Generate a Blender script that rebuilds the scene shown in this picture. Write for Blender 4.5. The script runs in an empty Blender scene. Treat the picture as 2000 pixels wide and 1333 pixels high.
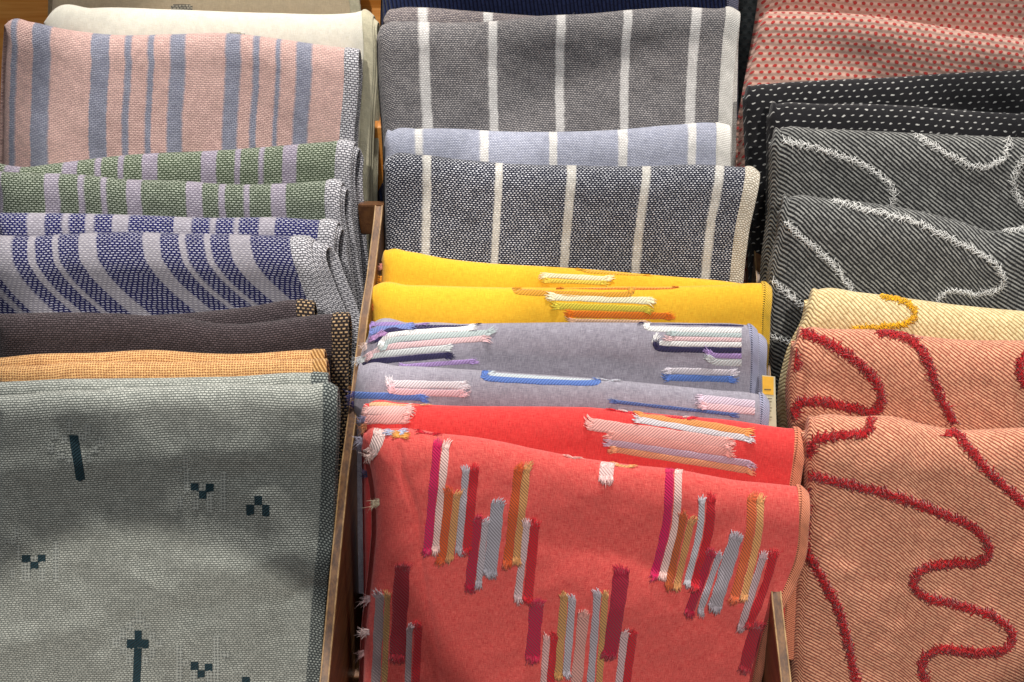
import bpy, math, random
import numpy as np
from mathutils import Vector
from mathutils.bvhtree import BVHTree
random.seed(7); RNG = np.random.RandomState(11)
S = bpy.context.scene
COL = S.collection

# ------------------------------------------------------------------ camera and frames
FPX = 2246.0                                  # focal length in pixels of the 2000 px wide photograph
PITCH = math.radians(40); LEAN = math.radians(20)
CP = np.array([0.0, 0.0, 0.80])               # camera position (m)
UPC = np.array([0, math.sin(PITCH), math.cos(PITCH)])
FWD = np.array([0, math.cos(PITCH), -math.sin(PITCH)])
XA = np.array([1.0, 0, 0])
UA = np.array([0, math.sin(LEAN), math.cos(LEAN)])     # up along a leaning towel
NA = np.array([0, -math.cos(LEAN), math.sin(LEAN)])    # out of its front
def ray(px, py):
    px = np.asarray(px, float)[..., None]; py = np.asarray(py, float)[..., None]
    return (px-1000)/FPX*XA + (666.5-py)/FPX*UPC + FWD
def to_ab(px, py, n):
    d = ray(px, py); t = n/(d@NA); P = d*t[..., None]
    return P@XA, P@UA
def at_depth(px, py, z): return ray(px, py)*z + CP
def from_abn(a, b, n):
    return a[..., None]*XA + b[..., None]*UA + n[..., None]*NA + CP
def project(P):
    Q = P-CP; z = Q@FWD
    return 1000+FPX*(Q@XA)/z, 666.5-FPX*(Q@UPC)/z
def curve(pts, x, axis):
    """smooth monotone-ish interpolation through control points (Catmull-Rom)"""
    p = np.array(pts, float); t = p[:, axis]; y = p[:, 1-axis]
    x = np.clip(x, t[0], t[-1]); m = np.gradient(y, t) if len(t) > 2 else np.full(len(t), (y[-1]-y[0])/(t[-1]-t[0]))
    i = np.clip(np.searchsorted(t, x)-1, 0, len(t)-2); h = t[i+1]-t[i]; s = (x-t[i])/h
    return (2*s**3-3*s**2+1)*y[i]+(s**3-2*s**2+s)*h*m[i]+(-2*s**3+3*s**2)*y[i+1]+(s**3-s**2)*h*m[i+1]

# ------------------------------------------------------------------ linking helpers
def link(name, verts, faces, mat, parent=None, uv=None, uv2=None, smooth=True):
    me = bpy.data.meshes.new(name)
    me.from_pydata([tuple(v) for v in verts], [], faces); me.update()
    if smooth: me.polygons.foreach_set('use_smooth', [True]*len(me.polygons))
    for nm, arr in (('UVMap', uv), ('Frac', uv2)):
        if arr is not None:
            l = me.uv_layers.new(name=nm)
            idx = np.empty(len(me.loops), int); me.loops.foreach_get('vertex_index', idx)
            l.data.foreach_set('uv', np.asarray(arr, float)[idx].ravel())
    me.materials.append(mat)
    o = bpy.data.objects.new(name, me); COL.objects.link(o)
    if parent: o.parent = parent; o.matrix_parent_inverse = parent.matrix_world.inverted()
    return o
def thing(name, loc, label, cat, group=None):
    o = bpy.data.objects.new(name, None); COL.objects.link(o)
    o.location = loc; o.empty_display_size = .02
    o.matrix_world = __import__('mathutils').Matrix.Translation(Vector(loc))
    o['label'] = label; o['category'] = cat
    if group: o['group'] = group
    return o
def grid_faces(nr, nc, flip=False, off=0):
    f = []
    for i in range(nr-1):
        for j in range(nc-1):
            a = off+i*nc+j; q = (a, a+1, a+nc+1, a+nc)
            f.append(q[::-1] if flip else q)
    return f

# ------------------------------------------------------------------ node expressions
def C(h, k=1.0):
    h = h.lstrip('#'); v = [int(h[i:i+2], 16)/255 for i in (0, 2, 4)]
    return tuple([(c/12.92 if c <= .04045 else ((c+.055)/1.055)**2.4)*k for c in v]+[1])
class G:
    def __init__(s, nt): s.nt = nt
    def n(s, t, **k):
        x = s.nt.nodes.new(t)
        for a, b in k.items(): setattr(x, a, b)
        return x
    def put(s, sock, v):
        if isinstance(v, E): s.nt.links.new(v.o, sock)
        else: sock.default_value = v
    def m(s, op, *a):
        x = s.n('ShaderNodeMath', operation=op)
        for i, v in enumerate(a): s.put(x.inputs[i], v)
        return E(s, x.outputs[0])
    def mix(s, f, a, b, mode='MIX'):
        x = s.n('ShaderNodeMix', data_type='RGBA', blend_type=mode)
        s.put(x.inputs[0], f); s.put(x.inputs[6], a); s.put(x.inputs[7], b)
        return E(s, x.outputs[2])
    def xyz(s, x, y, z=0.0):
        c = s.n('ShaderNodeCombineXYZ')
        for i, v in enumerate((x, y, z)): s.put(c.inputs[i], v)
        return E(s, c.outputs[0])
    def noise(s, vec, scale, detail=2.0, rough=.5):
        x = s.n('ShaderNodeTexNoise'); s.put(x.inputs['Vector'], vec)
        x.inputs['Scale'].default_value = scale; x.inputs['Detail'].default_value = detail; x.inputs['Roughness'].default_value = rough
        return E(s, x.outputs[0])
    def white(s, vec):
        x = s.n('ShaderNodeTexWhiteNoise', noise_dimensions='3D'); s.put(x.inputs['Vector'], vec)
        return E(s, x.outputs[0])
    def smooth(s, v, a, b, c=0.0, d=1.0):
        x = s.n('ShaderNodeMapRange', interpolation_type='SMOOTHSTEP')
        s.put(x.inputs[0], v)
        for i, q in enumerate((a, b, c, d)): s.put(x.inputs[i+1], q)
        return E(s, x.outputs[0])
class E:
    def __init__(s, g, o): s.g = g; s.o = o
    def __add__(s, b): return s.g.m('ADD', s, b)
    __radd__ = __add__
    def __sub__(s, b): return s.g.m('SUBTRACT', s, b)
    def __rsub__(s, b): return s.g.m('SUBTRACT', b, s)
    def __mul__(s, b): return s.g.m('MULTIPLY', s, b)
    __rmul__ = __mul__
    def __truediv__(s, b): return s.g.m('DIVIDE', s, b)
def floor(a): return a.g.m('FLOOR', a)
def fract(a): return a.g.m('FRACT', a)
def absv(a): return a.g.m('ABSOLUTE', a)
def sin(a): return a.g.m('SINE', a)
def mx(a, b): return a.g.m('MAXIMUM', a, b)
def mn(a, b): return a.g.m('MINIMUM', a, b)

def new_mat(name):
    m = bpy.data.materials.new(name); m.use_nodes = True
    nt = m.node_tree; nt.nodes.clear(); g = G(nt)
    out = g.n('ShaderNodeOutputMaterial'); b = g.n('ShaderNodeBsdfPrincipled')
    nt.links.new(b.outputs[0], out.inputs[0])
    return m, g, b
def finish(g, b, col, h, dist, rough=.88, sheen=.25, tint=None):
    g.put(b.inputs['Base Color'], col)
    b.inputs['Roughness'].default_value = rough
    b.inputs['Specular IOR Level'].default_value = .25
    b.inputs['Sheen Weight'].default_value = sheen
    b.inputs['Sheen Roughness'].default_value = .5
    if h is not None:
        bp = g.n('ShaderNodeBump'); bp.inputs['Strength'].default_value = .9; bp.inputs['Distance'].default_value = dist/1000
        g.put(bp.inputs['Height'], h); g.nt.links.new(bp.outputs[0], b.inputs['Normal'])
TAU = 2*math.pi
def stripes_mask(g, x, spans):
    r = g.n('ShaderNodeValToRGB'); r.color_ramp.interpolation = 'LINEAR'
    st = []
    e = .0012
    for a, c in spans: st += [(a-e, 0), (a+e, 1), (c-e, 1), (c+e, 0)]
    st = [q for q in st if 0 <= q[0] <= 1]
    # a colour ramp holds 32 stops, so long lists are split in two
    def ramp(st, first=False):
        r = g.n('ShaderNodeValToRGB'); cr = r.color_ramp; cr.interpolation = 'LINEAR'
        cr.elements[0].position = 0; v0 = 1 if first and st[0][1] == 1 else 0
        cr.elements[0].color = (v0,)*3+(1,)
        cr.elements[1].position = 1; cr.elements[1].color = (st[-1][1],)*3+(1,)
        for p, v in st:
            el = cr.elements.new(min(p, .9999)); el.color = (v,)*3+(1,)
        g.put(r.inputs[0], x); return E(g, r.outputs[0])
    g.nt.nodes.remove(r)
    if len(st) <= 30: return ramp(st, True)
    k = 28-(2 if st[0][1] == 1 else 0); a = ramp(st[:k], True); c = ramp(st[k:])
    return mx(a, c)

def fabric(name, weave, pu, pv, c1, c2, stripes=None, s1=None, s2=None, bump=.25, var=.25, wob=.3,
           streak=0.0, fill=(.46, .42), sheen=.2, ang=38, dens=.5, blot=.08, skew=0.0):
    """c1: ground thread, c2: facing thread; s1/s2 the same inside the stripes; pitches in mm"""
    m, g, b = new_mat(name)
    uvn = g.n('ShaderNodeUVMap', uv_map='UVMap'); sp = g.n('ShaderNodeSeparateXYZ'); g.nt.links.new(uvn.outputs[0], sp.inputs[0])
    u = E(g, sp.outputs[0]); v = E(g, sp.outputs[1]); vec = g.xyz(u, v, 0)
    low = g.noise(vec, .09, 3.0); low2 = g.noise(g.xyz(u+31.0, v, 7.0), .14, 3.0)
    mid = g.noise(vec, .9, 2.0)
    uu = u+(low-.5)*wob*4.0+(mid-.5)*wob*.35; vv = v+(low2-.5)*wob*4.0+(mid-.5)*wob*.35
    if skew: vv = vv+u*skew
    m_s = None
    if stripes:
        fn = g.n('ShaderNodeUVMap', uv_map='Frac'); fs = g.n('ShaderNodeSeparateXYZ'); g.nt.links.new(fn.outputs[0], fs.inputs[0])
        row = floor(vv/(pv*1.0)); jit = (g.white(g.xyz(row, 3.0, 1.0))-.5)*.0022
        m_s = stripes_mask(g, E(g, fs.outputs[0])+jit+(low-.5)*.006, stripes)
    gA = g.mix(m_s, c1, s1) if m_s is not None else c1
    gB = g.mix(m_s, c2, s2) if m_s is not None else c2
    if weave in ('brick', 'rib', 'dots', 'dash'):
        row = floor(vv/pv); xo = uu/pu+row*.5
        if weave != 'dots' and weave != 'dash': xo = xo+(g.white(g.xyz(row, 1.0, 5.0))-.5)*.25
        fx = absv(fract(xo)-.5); fy = absv(fract(vv/pv)-.5); cell = g.xyz(floor(xo), row, 2.0)
        rnd = g.white(cell)
        if weave in ('dots', 'dash'):
            cx = (fract(xo)-.5)*pu; cy = (fract(vv/pv)-.5)*pv
            if weave == 'dash': cx = cx-cy*.8
            rr = g.m('SQRT', (cx*cx)/(fill[0]**2)+(cy*cy)/(fill[1]**2))+(g.noise(vec, 3.0)-.5)*.7
            hit = g.smooth(rr, .75, 1.15, 1.0, 0.0)
            fineh = sin(uu*(TAU/.62))*sin(vv*(TAU/.62))
            if weave == 'dots':   # honeycomb hollows between the dots
                fx2 = absv(fract(xo+.5)-.5); h = hit*.6+fineh*.12+sin(fract(vv/pv)*TAU)*.35
            else: h = hit*1.0+fineh*.2
            mask = hit
            ground = g.mix(g.smooth(fineh, -.6, .9), gA, tuple([x*.62 for x in gA[:3]]+[1]) if not isinstance(gA, E) else gA)
            col = g.mix(mask, ground, gB)
        else:
            ax = g.smooth(fx, fill[0]*.72, fill[0], 1.0, 0.0); ay = g.smooth(fy, fill[1]*.45, fill[1], 1.0, 0.0)
            mask = ax*ay; mask = mask*(rnd*var*1.6+(1-var*.9)); h = ax*ay
            col = g.mix(g.m('MINIMUM', mask, 1.0), gA, gB)
    elif weave == 'twill':
        ca, sa = math.cos(math.radians(ang)), math.sin(math.radians(ang))
        t = (vv*ca+uu*sa)/pv+(g.noise(vec, 1.1, 3.0)-.5)*.22; w = uu*ca-vv*sa
        line = floor(t); f = absv(fract(t)-.5)
        sl = w/pu+g.white(g.xyz(line, 0.0, 3.0))*3.0
        rnd = g.white(g.xyz(floor(sl), line, 4.0)); kink = absv(fract(sl)-.5)
        h = g.smooth(f, .10, .44, 1.0, 0.0)
        fz = g.noise(vec, 5.0, 3.0)
        mask = g.smooth(f+(fz-.5)*.30, dens*.5-.10, dens*.5+.12, 1.0, 0.0)*(1-g.smooth(kink, .36, .5)*.45)*(rnd*var*1.3+(1-var*.8))
        col = g.mix(g.m('MINIMUM', mask, 1.0), gA, gB); h = h+(fz-.5)*.5
    elif weave == 'gauze':
        n2 = g.noise(vec, .35, 3.0)
        a = absv(fract(uu/pu)-.5); c = absv(fract(vv/pv)-.5)
        ta = g.smooth(a, .17, .36, 1.0, 0.0); tc = g.smooth(c, .20, .40, 1.0, 0.0)
        alt = fract((floor(uu/pu)+floor(vv/pv))*.5)*2.0
        h = mx(ta*(.55+.45*alt), tc*(1.0-.45*alt))
        rnd = g.white(g.xyz(floor(uu/pu), floor(vv/pv), 1.0))
        mask = h*(rnd*var*1.2+(1-var*.8)); col = g.mix(g.m('MINIMUM', mask, 1.0), gA, gB)
    elif weave == 'over':                       # overlock edge: slanted fat stitches
        t = (v+u*.35)/pv; f = absv(fract(t)-.5); h = g.smooth(f, .18, .5, 1.0, 0.0)+(g.noise(vec, 6.0)-.5)*.4
        col = g.mix(g.smooth(f, .30, .5), gB, gA)
        ed = g.smooth(absv(u-.9), .25, .45, 1.0, 0.0)*g.smooth(absv(fract(v/1.1)-.5), .22, .34); col = g.mix(ed, col, tuple([q*.35 for q in gA[:3]]+[1])); h = h-ed*.6
    else:                                       # fine plain weave with slubs
        s1_ = g.noise(g.xyz(u*.28, v*3.6, 0.0), 1.0, 3.0, .7); s2_ = g.noise(g.xyz(u*3.6, v*.28, 4.0), 1.0, 3.0, .7)
        fn_ = sin(uu*(TAU/pu))*sin(vv*(TAU/pv)); gr = g.noise(vec, 7.0, 2.0, .7)
        h = fn_*.6+(s1_+s2_)*1.4+gr*.25
        mask = g.smooth((s1_+s2_)*.5+(gr-.5)*.16+fn_*.05, .29, .71)
        col = g.mix(mask, gA, gB)
    if streak:                                  # vertical slub streaks of warp threads
        st = g.noise(g.xyz(u*5.0, v*.25, 9.0), 1.0, 2.0, .7)
        col = g.mix(1.0, col, g.xyz(*[g.smooth(st, .25, .75, 1-streak, 1+streak)]*3), 'MULTIPLY')
    if blot:
        bl = g.noise(vec, .22, 4.0, .6); k = g.smooth(bl, .3, .7, 1-blot, 1+blot)
        col = g.mix(1.0, col, g.xyz(k, k, k), 'MULTIPLY')
    finish(g, b, col, h, bump, sheen=sheen)
    return m

def yarn(name, c, c2=None, diag=True, rough=.8):
    m, g, b = new_mat(name)
    uvn = g.n('ShaderNodeUVMap', uv_map='UVMap'); sp = g.n('ShaderNodeSeparateXYZ'); g.nt.links.new(uvn.outputs[0], sp.inputs[0])
    u = E(g, sp.outputs[0]); v = E(g, sp.outputs[1]); vec = g.xyz(u, v, 0)
    t = (u*.85+v*.75)/1.15; f = absv(fract(t)-.5); nz = g.noise(g.xyz(u*1.0, v*4.0, 0.0), 1.6, 3.0, .7)
    h = g.smooth(f, .1, .45, 1.0, 0.0)+nz*.5
    dark = tuple([x*.60 for x in c[:3]]+[1]) if c2 is None else c2
    col = g.mix(g.smooth(f+(nz-.5)*.25, .27, .5), c, dark)
    k = g.smooth(nz, .2, .8, .85, 1.15); col = g.mix(1.0, col, g.xyz(k, k, k), 'MULTIPLY')
    finish(g, b, col, h, .35, rough=rough, sheen=.3)
    return m
def fluff(name, c, var=.35):
    m, g, b = new_mat(name)
    tc = g.n('ShaderNodeTexCoord'); nz = g.noise(E(g, tc.outputs['Object']), 900.0, 2.0)
    k = g.smooth(nz, .3, .7, 1-var, 1+var); col = g.mix(1.0, c, g.xyz(k, k, k), 'MULTIPLY')
    finish(g, b, col, None, 0, sheen=.3); return m
def wood(name, c1, c2, rough=.45, sc=1.0, axis=0):
    m, g, b = new_mat(name)
    tc = g.n('ShaderNodeTexCoord'); sp = g.n('ShaderNodeSeparateXYZ'); g.nt.links.new(tc.outputs['Object'], sp.inputs[0])
    p = [E(g, sp.outputs[i]) for i in range(3)]
    k = [260.0*sc]*3; k[axis] = 12.0*sc
    nz = g.noise(g.xyz(p[0]*k[0], p[1]*k[1], p[2]*k[2]), 1.0, 4.0, .65)
    k2 = [1200.0*sc]*3; k2[axis] = 60.0*sc
    n2 = g.noise(g.xyz(p[0]*k2[0], p[1]*k2[1], p[2]*k2[2]), 1.0, 2.0, .6)
    col = g.mix(g.smooth(nz*.7+n2*.3, .35, .65), c1, c2)
    finish(g, b, col, n2, .05, rough=rough, sheen=0); b.inputs['Specular IOR Level'].default_value = .5
    return m

# ------------------------------------------------------------------ folded towel
class Towel:
    def __init__(s, name, label, n0, r, top, left, right, body, hem=None, hw=0.0, closed='left', wrinkle=.5, group=None,
                 seed=0, creases=(), bumps=(), shear=None, hpx=640, inner=0, hem_t=1.6, nu=130, inner_mat=None, cat='folded towel',
                 dec=130., wl=1.0, splay=0.0, inner_du=(), rnd=1.9, bpow=1.0, mirror_label=None, round_end=0.0):
        s.n0 = n0; s.r = r; s.top = top; s.left = left; s.right = right; s.closed = closed; s.wr = wrinkle
        s.creases = creases; s.bumps = bumps; s.shear = shear; s.hpx = hpx; s.dec = dec; s.splay = splay; s.rnd = rnd; s.inner_du = inner_du; s.round_end = round_end
        rs = np.random.RandomState(seed+100)
        s.waves = [(rs.uniform(.03, .16)/wl, rs.uniform(.02, .10)/wl, rs.uniform(0, 6.28), rs.uniform(.3, 1)) for _ in range(5)] + \
                  [(rs.uniform(-.3, .3)/wl, rs.uniform(.1, .4)/wl, rs.uniform(0, 6.28), rs.uniform(.1, .3)) for _ in range(6)]
        # base point
        mid = s.grid(np.array([.5]), 'all')[0]
        base = mid[s.i_bottom, 0]
        s.root = thing(name, tuple(base), label, cat, group)
        uh = 1.0-hw if hw else 1.0
        ub = s.usamp(0, uh, nu)
        P, V, UV, FR = s.full(ub); s.build('body', P, UV, FR, body)
        s.bvh = BVHTree.FromPolygons([tuple(p) for p in s.front_pts.reshape(-1, 3)], s.front_faces)
        if hem is not None and hw:
            s.add_hem(uh, hem, hem_t)
            k = 0
            for k in range(inner):
                q = (k+1.0)/(inner+1.0)
                s.add_inner(max(uh-.01, .9), inner_mat or hem, q, hem_t*.8, inner_du[k] if k < len(inner_du) else RNG.uniform(-2, 5))
    def usamp(s, a, b, n):
        t = np.linspace(0, 1, n); u = a+(b-a)*t
        if s.closed in ('left', 'both') and a == 0: # denser near the rounded left fold
            w = .05; e = np.linspace(0, 1, 14)**2*w
            u = np.concatenate([e, u[u > w]])
        return u
    def edge_x(s, pts, dy):
        """x of an edge polyline (px) at dy below its start, extended with its last slope"""
        p = np.array(pts, float); y = p[0, 1]+dy
        x = curve(pts, np.minimum(y, p[-1, 1]), 1)
        sl = (p[-1, 0]-p[-2, 0])/(p[-1, 1]-p[-2, 1]); sl = np.clip(sl, -.25, .25)
        return x+np.where(y > p[-1, 1], (y-p[-1, 1])*sl, 0), y
    def grid(s, u, mode, dn=0.0, rs=1.0, drop=0.0, du_px=0.0):
        """positions: rows = front panel (bottom to top), arc over the fold, back panel down"""
        r = s.r*rs; n0 = s.n0-(s.r-r)-dn
        NV, NA_, NB = 110, 18, 14
        sv = (np.linspace(0, 1, NV)**1.15)[:, None]*s.hpx
        lx, ly = s.edge_x(s.left, sv); rx, ry = s.edge_x(s.right, sv)
        U = u[None, :]
        xt = s.top[0][0]+(s.top[-1][0]-s.top[0][0])*u
        yt = curve(s.top, xt, 0)+drop
        x0 = s.left[0][0]+(s.right[0][0]-s.left[0][0])*u; y0 = s.left[0][1]+(s.right[0][1]-s.left[0][1])*u
        dec = np.exp(-(sv/s.dec)**2)
        X = lx+(rx-lx)*U+(xt-x0)[None]*dec+du_px*U; Y = ly+(ry-ly)*U+((yt-y0)[None])*dec
        A, B = to_ab(X, Y, n0)
        # rounded closed edge
        a_t, b_t = to_ab(xt+du_px*u, yt, n0-r)
        d = ray(xt, yt); ca = np.abs(d@NA)/np.linalg.norm(d, axis=-1)
        re = np.full(len(u), r)
        if s.closed in ('left', 'both'):
            dl = (u)*(A[0, -1]-A[0, 0]) if len(u) > 1 else np.array([r*2])
            rl = r*1.15; q = np.clip(1-dl/rl, 0, 1); re = r*np.sqrt(np.clip(1-q*q, 0.0004, 1))
            if len(u) == 1: re[:] = r
        if s.round_end:
            q = np.clip((u-(1-s.round_end))/s.round_end, 0, 1); re = re*np.sqrt(1-.75*q*q)
        rb = re*s.rnd; sa2 = np.clip(1-ca*ca, 0, 1)
        bc = b_t-np.sqrt((rb*ca)**2+(re**2)*sa2)/ca
        Fa = np.empty((NV, len(u))); Fb = np.empty((NV, len(u))); tt = np.linspace(0, 1, NV)**1.1
        for j in range(len(u)):
            bb = bc[j]+(B[-1, j]-bc[j])*tt
            Fb[:, j] = bb; Fa[:, j] = np.interp(-bb, -B[:, j], A[:, j])
        th = np.linspace(0, math.pi, NA_)[1:-1][:, None]
        Aa = Fa[0][None]+(a_t-Fa[0])[None]*np.minimum(np.sin(np.minimum(th, math.pi/2)), 1)
        Ab = bc[None]+rb[None]*np.sin(th)
        An = np.cos(th)*re[None]
        tb = (np.linspace(0, 1, NB)**1.2)[:, None]
        Ba = Aa[-1][None]+np.stack([np.interp(tb[:, 0], tt, Fa[:, j])-Fa[0, j] for j in range(len(u))], -1); Bb = bc[None]+(Fb[-1]-bc)[None]*tb
        rowA = np.concatenate([Fa[::-1], Aa, Ba]); rowB = np.concatenate([Fb[::-1], Ab, Bb])
        off = np.concatenate([np.repeat(re[None], NV, 0), An, -np.repeat(re[None], NB, 0)])
        n = n0-r+off
        ph = np.concatenate([np.zeros(NV), (np.linspace(0, math.pi, NA_)[1:-1]/math.pi)**1.5, np.ones(NB)])[:, None]
        rowA = rowA+ph*(u[None]**14)*s.splay/1000
        am, bm = rowA*1000, rowB*1000
        w = sum(k[3]*np.sin(k[0]*am+k[1]*bm+k[2]) for k in s.waves)*s.wr*.30/1000
        lim = np.clip(np.minimum(np.abs(U-0)*8, 1), 0, 1)
        P = from_abn(rowA, rowB, n+w*lim)
        s.i_bottom = 0; s.NV = NV; s.nfront = NV+9; s.arc0 = NV
        # local creases and swellings of the front panel, described by their pixels
        if s.creases or s.bumps:
            px, py = project(P); fr = np.zeros(P.shape[0]); fr[:NV+6] = 1
            for pts, depth, wd in s.creases:
                pp = np.array(pts, float); dmin = np.full(px.shape, 1e9)
                for k in range(len(pp)-1):
                    e = pp[k+1]-pp[k]; t = np.clip(((px-pp[k, 0])*e[0]+(py-pp[k, 1])*e[1])/(e@e), 0, 1)
                    dd = np.hypot(px-pp[k, 0]-t*e[0], py-pp[k, 1]-t*e[1]); dmin = np.minimum(dmin, dd)
                P = P-(depth/1000*np.exp(-(dmin/wd)**2)*fr[:, None])[..., None]*NA
            for cx, cy, rx_, ry_, an, am_ in s.bumps:
                c_, s_ = math.cos(math.radians(an)), math.sin(math.radians(an))
                dx = ((px-cx)*c_+(py-cy)*s_)/rx_; dy = (-(px-cx)*s_+(py-cy)*c_)/ry_
                P = P+(am_/1000*np.exp(-dx*dx-dy*dy)*fr[:, None])[..., None]*NA
        seg = np.sqrt(((P[1:]-P[:-1])**2).sum(-1)); cum = np.concatenate([np.zeros((1, len(u))), np.cumsum(seg, 0)])
        V = (cum-cum[NV-1][None]-rb[None])*1000
        W = abs(rowA[NV-1, -1]-rowA[NV-1, 0])*1000/max(u[-1]-u[0], 1e-6) if len(u) > 1 else 1
        return P, V, W
    def full(s, u):
        P, V, W = s.grid(u, 'all')
        s.W = W
        UU = np.repeat(u[None], P.shape[0], 0)
        if s.shear is not None: UU = UU-s.shear(-V)
        UV = np.stack([UU*W, V], -1).reshape(-1, 2); FR = np.stack([UU, V], -1).reshape(-1, 2)
        s.front_pts = P[:s.nfront]; s.front_faces = grid_faces(s.nfront, len(u))
        return P, V, UV, FR
    def build(s, name, P, UV, FR, mat):
        o = link(name, P.reshape(-1, 3), grid_faces(P.shape[0], P.shape[1]), mat, s.root, UV, FR); return o
    def normals(s, P):
        du = np.gradient(P, axis=1); dv = np.gradient(P, axis=0); n = np.cross(du, dv)
        return n/np.maximum(np.linalg.norm(n, axis=-1, keepdims=True), 1e-9), du/np.maximum(np.linalg.norm(du, axis=-1, keepdims=True), 1e-9)
    def add_hem(s, uh, mat, t, name='hem', **kw):
        u = np.linspace(uh-.002, 1, 10)
        P, V, W = s.grid(u, 'all', **kw); N, T = s.normals(P)
        t = t/1000; cols = []; uc = []
        q = (u-u[0])/(u[-1]-u[0]); w = abs(u[-1]-u[0])*(s.W if hasattr(s, 'W') else 150)
        for j in range(len(u)):
            hh = (.12+.30*math.sin(min(q[j]*5, 1)*math.pi/2))*t
            cols.append(P[:, j]+N[:, j]*hh); uc.append(q[j]*w)
        for k in range(1, 8):
            ph = math.pi*k/8
            cols.append(P[:, -1]+T[:, -1]*math.sin(ph)*t*.5+N[:, -1]*(.42*t+(math.cos(ph)-1)*.6*t)); uc.append(w+k*.25)
        for j in (len(u)-1, len(u)//2, 0):
            cols.append(P[:, j]-N[:, j]*t*.8); uc.append(w+2.5+(1-q[j])*w)
        Q = np.stack(cols, 1); UU = np.repeat(np.array(uc)[None], Q.shape[0], 0)
        VV = np.repeat(V[:, -1:], Q.shape[1], 1)
        UV = np.stack([UU, VV], -1).reshape(-1, 2)
        return link(name, Q.reshape(-1, 3), grid_faces(Q.shape[0], Q.shape[1]), mat, s.root, UV, UV*0)
    def add_inner(s, uh, mat, q, t, du):
        s.add_hem(uh, mat, t, name='inner_fold', rs=1-.8*q, drop=6+10*q, du_px=du)
    def hit(s, px, py):
        py = max(py, float(curve(s.top, np.array(float(px)), 0))+3.0)
        dy = np.array(max(py-s.left[0][1], 0.0)); lx = float(s.edge_x(s.left, dy)[0]); px = max(px, lx+2.5)
        d = ray(px, py); d = Vector(d/np.linalg.norm(d)); o = Vector(CP)
        h, n, i, dist = s.bvh.ray_cast(o, d)
        if h is None:
            a, b = to_ab(px, py, s.n0); p = Vector(from_abn(np.array(a), np.array(b), np.array(s.n0)))
            h, n, i, dist = s.bvh.find_nearest(p)
        if n.dot(d) > 0: n = -n
        return np.array(h), np.array(n)

# fibres -------------------------------------------------------------
class Fib:
    def __init__(s): s.v = []; s.f = []; s.uv = []
    def tube(s, pts, r0, r1=None, sides=4, u0=0.0):
        pts = [np.asarray(p, float) for p in pts]; r1 = r0 if r1 is None else r1; n = len(pts); b = len(s.v); L = 0
        for i, p in enumerate(pts):
            t = pts[min(i+1, n-1)]-pts[max(i-1, 0)]; t = t/max(np.linalg.norm(t), 1e-9)
            x = np.cross(t, [.31, .22, .92]); x /= max(np.linalg.norm(x), 1e-9); y = np.cross(t, x)
            rr = r0+(r1-r0)*i/(n-1)
            if i: L += np.linalg.norm(p-pts[i-1])*1000
            for k in range(sides):
                a = TAU*k/sides; s.v.append(p+x*math.cos(a)*rr+y*math.sin(a)*rr); s.uv.append((u0+k*.3, L))
        for i in range(n-1):
            for k in range(sides):
                s.f.append((b+i*sides+k, b+i*sides+(k+1) % sides, b+(i+1)*sides+(k+1) % sides, b+(i+1)*sides+k))
        s.f.append(tuple(b+(n-1)*sides+k for k in range(sides)))
    def add(s, V, F, UV):
        b = len(s.v); s.v += [np.asarray(x) for x in V]; s.uv += list(UV); s.f += [tuple(i+b for i in q) for q in F]
    def make(s, name, mat, parent): return link(name, s.v, s.f, mat, parent, s.uv)

def resample(pts, step):
    p = np.array(pts, float)
    if len(p) > 2:   # smooth with Catmull-Rom
        q = []
        for i in range(len(p)-1):
            a, b, c, d = p[max(i-1, 0)], p[i], p[i+1], p[min(i+2, len(p)-1)]
            for t in np.linspace(0, 1, 12, endpoint=False):
                q.append(.5*((2*b)+(-a+c)*t+(2*a-5*b+4*c-d)*t*t+(-a+3*b-3*c+d)*t**3))
        q.append(p[-1]); p = np.array(q)
    L = np.concatenate([[0], np.cumsum(np.hypot(*(p[1:]-p[:-1]).T))]); n = max(int(L[-1]/step), 2)
    t = np.linspace(0, L[-1], n+1)
    return np.stack([np.interp(t, L, p[:, 0]), np.interp(t, L, p[:, 1])], -1)

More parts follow.
